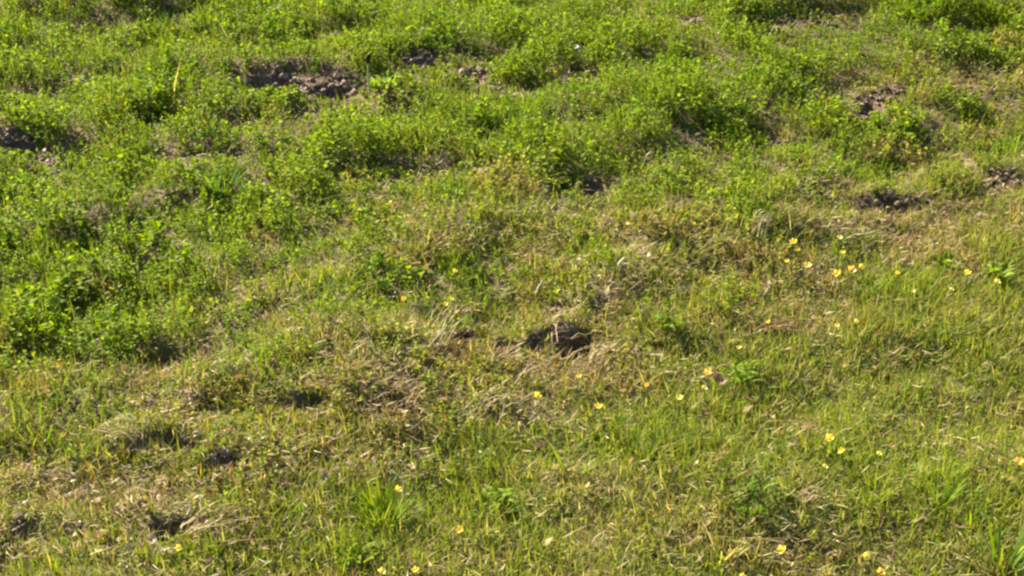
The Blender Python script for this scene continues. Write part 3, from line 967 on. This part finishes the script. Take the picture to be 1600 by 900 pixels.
STALKS = [  # foot px, tip px, height at tip, radius, label
    ((686, 252), (692, 230), .05, .0028, 'short pale dead stalk in the leafy growth above the middle'),
    ((966, 428), (976, 400), .05, .0040, 'thick bleached stalk leaning right in the middle of the meadow'),
    ((834, 468), (848, 436), .055, .0030, 'thin bleached stalk left of the thick leaning one'),
    ((571, 560), (570, 508), .07, .0020, 'thin upright dead stalk left of the straw wisps'),
    ((994, 508), (1001, 470), .06, .0024, 'brownish dead stalk rising right of the burrow holes'),
    ((770, 668), (788, 628), .05, .0022, 'pale bent dead stalk in the worn grass below the burrow holes'),
    ((1362, 132), (1368, 112), .05, .0026, 'short pale dead stalk over the small upper right pit'),
    ((1205, 50), (1212, 36), .05, .0030, 'pale dead stalk below the long leafy bank at the top'),
    ((628, 800), (630, 750), .085, .0014, 'thin straw stem at the right of the coarse grass tuft'),
    ((122, 748), (96, 730), .04, .0026, 'pale dead stalk in the hollow at the lower left'),
    ((1456, 392), (1457, 372), .03, .0026, 'grey dead stub in the dry turf near the right edge'),
    ((1185, 370), (1196, 340), .05, .0026, 'brown dead stalk at the far side of the buttercup group'),
    ((290, 815), (297, 780), .055, .0026, 'pale dead stalk over the dark hollow at the bottom left'),
    ((1295, 160), (1297, 142), .04, .0024, 'dead stalk on the dry slope at the upper right'),
]
for (fx, fy), (tx, ty), h, r, lab in STALKS:
    x, y, z = on_ground(fx, fy)
    ex, ey = P(tx, ty, z + h)
    d = Vector((float(ex) - x, float(ey) - y, h))
    o = thing('dead_stalk', lab, 'stalk', (x, y, z - .004))
    bend = Vector((rng.normal(0, .003), rng.normal(0, .003), 0))
    V, T = tube([(0, 0, 0), d * .35 + bend, d * .7 + bend * 1.2, d], r, r * .6)
    link('stem', tri_mesh('stem', V, T, None, [M_STALK], True), o)
    V, T = tube([d * .55 + bend, d * .62 + bend + Vector((.006, -.004, .004)), d * .66 + Vector((.013, -.006, .004))], r * .6, r * .3, 5)
    link('broken_twig', tri_mesh('broken_twig', V, T, None, [M_STALK], True), o)

WISPS = [  # px start, px end, height at middle, count, spread, label
    ((668, 545), (738, 492), .030, 20, .022, 'sheaf of bleached straw lying over the dark hollow left of the burrow holes'),
    ((640, 492), (662, 506), .03, 7, .010, 'few pale straws behind the bleached sheaf'),
    ((290, 842), (420, 826), .015, 22, .030, 'spray of dry straw right of the dark hollow at the bottom left'),
    ((140, 690), (235, 694), .04, 22, .022, 'pale straw fringe hanging over the shaded bank at the lower left'),
    ((860, 515), (868, 566), .02, 4, .016, 'few thin straws across the left rim of the largest burrow hole'),
    ((740, 660), (802, 628), .03, 16, .020, 'dry straw on the little bank below the burrow holes'),
    ((1165, 390), (1205, 346), .03, 14, .018, 'brown straw along the edge left of the buttercup group'),
    ((1090, 405), (1180, 372), .025, 16, .02, 'dry straw streak running up towards the buttercup group'),
    ((1180, 528), (1260, 522), .015, 22, .014, 'rusty straw streak in the lawn below the buttercup group'),
    ((1240, 800), (1290, 788), .02, 14, .02, 'pale straw patch in the lower right lawn'),
    ((760, 600), (830, 560), .03, 16, .03, 'pale straw fringe along the front of the burrow holes'),
    ((890, 590), (980, 545), .025, 18, .03, 'pale straw in front of the largest burrow hole'),
]
for (ax, ay), (bx, by), h, cnt, sp, lab in WISPS:
    x, y, z = on_ground(ax, ay)
    x2, y2, z2 = on_ground(bx, by)
    o = thing('straw_wisp', lab, 'straw', (x, y, z))
    D = Vector((x2 - x, y2 - y, z2 - z))
    side = Vector((-D.y, D.x, 0)).normalized()
    for q in range(cnt):
        a = rng.uniform(-.1, .65); b = a + rng.uniform(.25, .5)
        off = rng.normal(0, sp); off2 = off + rng.normal(0, sp * .6)
        pts = []
        for t in (0, .33, .66, 1):
            uu = a + (b - a) * t
            arc = max(0, 4 * uu * (1 - uu))
            pts.append(D * uu + side * (off + (off2 - off) * t) + Vector((0, 0, .012 + h * arc * rng.uniform(.7, 1.2) + rng.uniform(0, .006))))
        V, T = tube(pts, .0010 * rng.uniform(.6, 1.3), .0005, 4)
        t = pick(1, [RED * 1.2, BROWN * 1.4, STRAW] if 'rusty' in lab else [STRAW_P * .85, BROWN * 1.5, STRAW], [1, 1, 1.4])
        link('straw', tri_mesh('straw', V, T, np.repeat(t, len(V), 0), [M_STRAW]), o)


def curled_leaf(seed, mat, L=1.0):
    r = np.random.default_rng(seed)
    ns, nw = 8, 5
    V, T = [], []
    for a in range(ns + 1):
        t = a / ns
        wv = .62 * math.sin(math.pi * (t * .96 + .02)) ** .75
        for b in range(nw):
            s = b / (nw - 1) * 2 - 1
            V.append((L * (t - .5), s * wv * .5, .22 * s * s * (.6 + .5 * t) + .5 * (t - .4) ** 2 + .10 * math.sin(7 * t + 3 * s) + r.normal(0, .06)))
            if a and b:
                p, q = (a - 1) * nw + b - 1, a * nw + b - 1
                T += [(p, q, p + 1), (p + 1, q, q + 1)]
    return tri_mesh('blade', np.array(V), np.array(T), None, [mat], True)


DEAD = [
    (1122, 610, 24, 0, 'curled brown dead leaf left of the broad-leaved rosette'),
    (840, 645, 13, 1, 'pale dead leaf below a buttercup in the centre'),
    (508, 760, 20, 1, 'crumpled pale dead leaf left of the coarse grass tuft'),
    (548, 742, 15, 1, 'pale dead leaf beside the white pebble'),
    (136, 782, 22, 1, 'bleached dead leaf standing up near the bottom left'),
    (150, 800, 16, 1, 'bleached dead leaf just under the upright one near the bottom left'),
    (1096, 605, 10, 1, 'small pale leaf next to the curled brown leaf'),
    (345, 742, 18, 1, 'greyish dead leaf in the bare spot at the lower left'),
    (380, 742, 14, 1, 'light dead leaf right of the greyish one'),
    (240, 862, 20, 1, 'bleached dead leaf below the dark hollow at the bottom left'),
    (265, 880, 18, 1, 'pale crumpled leaf at the bottom edge on the left'),
    (1258, 684, 18, 0, 'brown dead leaf left of the paired buttercups in the lawn'),
    (1012, 690, 9, 0, 'tiny tan leaf in the middle of the lawn'),
    (985, 630, 14, 0, 'tan dead leaf in the dry grass left of the curled brown leaf'),
    (1170, 640, 14, 0, 'dull brown dead leaf in the lawn below the broad-leaved rosette'),
    (1488, 838, 12, 0, 'reddish dead leaf in the bottom right turf'),
    (680, 500, 12, 1, 'pale leaf scrap beside the bleached sheaf'),
    (500, 660, 14, 1, 'pale leaf scrap on the turf lip in the lower left'),
]
for j, (px, py, r_px, pale, lab) in enumerate(DEAD):
    x, y, z = on_ground(px, py)
    sx, _ = span(py)
    o = thing('dead_leaf', lab, 'dead leaf', (x, y, z + .022), None, rng.uniform(0, 6.28))
    mt = M_DEADLEAF_P if pale else M_DEADLEAF
    b = link('leaf_blade', curled_leaf(j, mt), o)
    s = 1.15 * r_px * sx
    b.scale = (s, s, s)
    b.rotation_euler = (rng.normal(0, .35), rng.normal(0, .35), 0)
    V, T = tube([(-.46, 0, .18), (-.62, .03, .16), (-.8, .02, .08)], .02, .012, 5)
    st = link('leaf_stalk', tri_mesh('leaf_stalk', V, T, None, [mt], True), o)
    st.scale = (s, s, s); st.rotation_euler = b.rotation_euler


# ------------------------------------------------------------------ buttercups
def petal_mesh(mat):
    V, T = [], []
    prof = [(0, .10, 0), (.28, .62, .13), (.62, 1.0, .42), (.88, .86, .74), (1.0, .42, .90)]
    for k, (r, wv, h) in enumerate(prof):
        for b, s in enumerate((-1, -.4, .4, 1)):
            V.append((r - .10 * s * s * (k > 1), s * wv * .42, h + .10 * s * s * (k > 0)))
            if k and b:
                p, q = (k - 1) * 4 + b - 1, k * 4 + b - 1
                T += [(p, q, q + 1), (p, q + 1, p + 1)]
    return tri_mesh('petal', np.array(V), np.array(T), None, [mat], True)


PETALS = [petal_mesh(M_PETAL), petal_mesh(M_PETAL_PALE), petal_mesh(M_PETAL_ORANGE)]
V, T = tube([(0, 0, 0), (0, 0, .2), (0, 0, .42), (0, 0, .55)], .26, .05, 8)
CENTRE = tri_mesh('flower_centre', V, T, None, [M_STAMEN], True)
sep = PETALS[0].copy(); sep.materials.clear(); sep.materials.append(M_STEM)
FLOWERS = [  # px, py, size factor, colour 0 yellow 1 pale 2 orange, label
    (1240, 377, 1.05, 0, 'yellow buttercup at the upper left of the loose group on the right'),
    (1312, 369, .85, 1, 'pale yellow buttercup at the top of the loose group on the right'),
    (1317, 391, .80, 0, 'small deep yellow buttercup just below the topmost one of the right group'),
    (1229, 407, .85, 0, 'yellow buttercup at the far left of the loose group on the right'),
    (1262, 415, 1.05, 1, 'large pale buttercup at the lower left of the right group'),
    (1309, 421, 1.10, 0, 'bright yellow buttercup, lowest of the right group'),
    (1331, 419, 1.10, 2, 'orange-tinted buttercup touching the lowest one of the right group'),
    (1346, 413, .90, 0, 'yellow buttercup at the right end of the right group'),
    (1403, 423, .75, 0, 'small yellow buttercup alone right of the group'),
    (1512, 424, 1.05, 0, 'yellow buttercup on the fresh green rosette near the right edge'),
    (1558, 436, .95, 1, 'pale buttercup in front of the dark green rosette at the right edge'),
    (1487, 449, .65, 1, 'tiny pale buttercup below the green rosette near the right edge'),
    (1427, 452, .70, 1, 'tiny pale buttercup below and right of the right group'),
    (1308, 506, .80, 1, 'pale buttercup, left one of two under the right group'),
    (1338, 498, .70, 1, 'pale buttercup, right one of two under the right group'),
    (1200, 500, .65, 0, 'tiny yellow buttercup at the start of the rusty straw streak'),
    (1155, 541, .70, 0, 'small yellow buttercup above the broad-leaved rosette'),
    (1106, 580, 1.05, 2, 'orange and yellow buttercup at the left of the broad-leaved rosette'),
    (1100, 604, .70, 1, 'small pale buttercup directly left of the curled brown leaf'),
    (1062, 620, .95, 1, 'pale yellow buttercup further left of the curled brown leaf'),
    (1011, 599, .60, 2, 'tiny orange buttercup between the burrow holes and the broad-leaved rosette'),
    (905, 587, .85, 0, 'yellow buttercup just below the largest burrow hole'),
    (840, 615, .95, 0, 'yellow buttercup at the lower left of the largest burrow hole'),
    (935, 635, 1.15, 0, 'large yellow buttercup standing alone in the centre, below the burrow holes'),
    (632, 464, .85, 0, 'yellow buttercup, left one of the three upper middle ones'),
    (696, 472, .90, 0, 'yellow buttercup, lowest of the three upper middle ones'),
    (706, 459, .65, 0, 'small yellow buttercup above its neighbour in the upper middle'),
    (711, 422, .70, 0, 'small yellow buttercup, topmost in the upper middle'),
    (1297, 682, 1.15, 0, 'yellow buttercup, upper one of the pair in the right lawn'),
    (1316, 700, .90, 0, 'yellow buttercup, lower one of the pair in the right lawn'),
    (1373, 707, .70, 1, 'greenish yellow buttercup right of the pair in the lawn'),
    (1288, 727, .65, 1, 'tiny pale buttercup under the pair in the right lawn'),
    (1592, 722, 1.10, 2, 'orange-edged buttercup cut by the right border'),
    (1223, 857, 1.00, 0, 'yellow buttercup, left one of two near the bottom right'),
    (1353, 863, .85, 1, 'pale buttercup, right one of two near the bottom right'),
    (1375, 893, 1.00, 2, 'orange buttercup at the bottom edge on the right'),
    (1160, 898, .70, 0, 'buttercup barely showing at the bottom edge right of the middle'),
    (720, 827, .90, 2, 'orange buttercup right of the coarse grass tuft'),
    (650, 888, 1.00, 0, 'yellow buttercup at the bottom edge below the coarse tuft'),
    (596, 896, .80, 1, 'pale buttercup at the bottom edge left of the middle'),
    (622, 765, .90, 0, 'yellow buttercup inside the coarse grass tuft'),
    (280, 853, .80, 0, 'yellow buttercup at the dark hollow in the bottom left'),
]
for j, (px, py, sc, colr, lab) in enumerate(FLOWERS):
    hh = rng.uniform(.044, .060) * (.9 + .15 * sc)
    z = 0
    for _ in range(4):
        fx, fy = P(px, py + 4, z + hh)
        bx_, by_ = float(fx) + rng.normal(0, .008), float(fy) + rng.normal(0, .008)
        z = gz(bx_, by_)
    fx, fy = float(fx), float(fy)
    o = thing('buttercup', lab, 'flower', (bx_, by_, z), 'yellow buttercups scattered in the meadow')
    top = Vector((fx - bx_, fy - by_, hh))
    V, T = tube([(0, 0, -.004), top * .4 + Vector((0, 0, .006)), top * .8, top], .0013, .0010, 5)
    link('stem', tri_mesh('stem', V, T, None, [M_STEM], True), o)
    R = .0072 * sc * rng.uniform(.88, 1.1)
    tilt = Matrix.Rotation(rng.normal(.28, .2), 4, 'X') @ Matrix.Rotation(rng.normal(-.1, .2), 4, 'Y')
    a0 = rng.uniform(0, 1.2)
    for q in range(5):
        b = link('petal', PETALS[colr], o)
        b.matrix_local = Matrix.Translation(top) @ tilt @ Matrix.Rotation(a0 + q * 2 * math.pi / 5, 4, 'Z') @ Matrix.Rotation(rng.normal(.12, .10), 4, 'Y') @ Matrix.Diagonal((R, R, R, 1))
    b = link('flower_centre', CENTRE, o)
    b.matrix_local = Matrix.Translation(top) @ tilt @ Matrix.Diagonal((R, R, R, 1))

if 0: print('TRIS grass', n_grass, 'thatch', n_thatch, 'leaf', n_leaf, 'ground', len(gme.polygons), 'crumbs', n * 8)
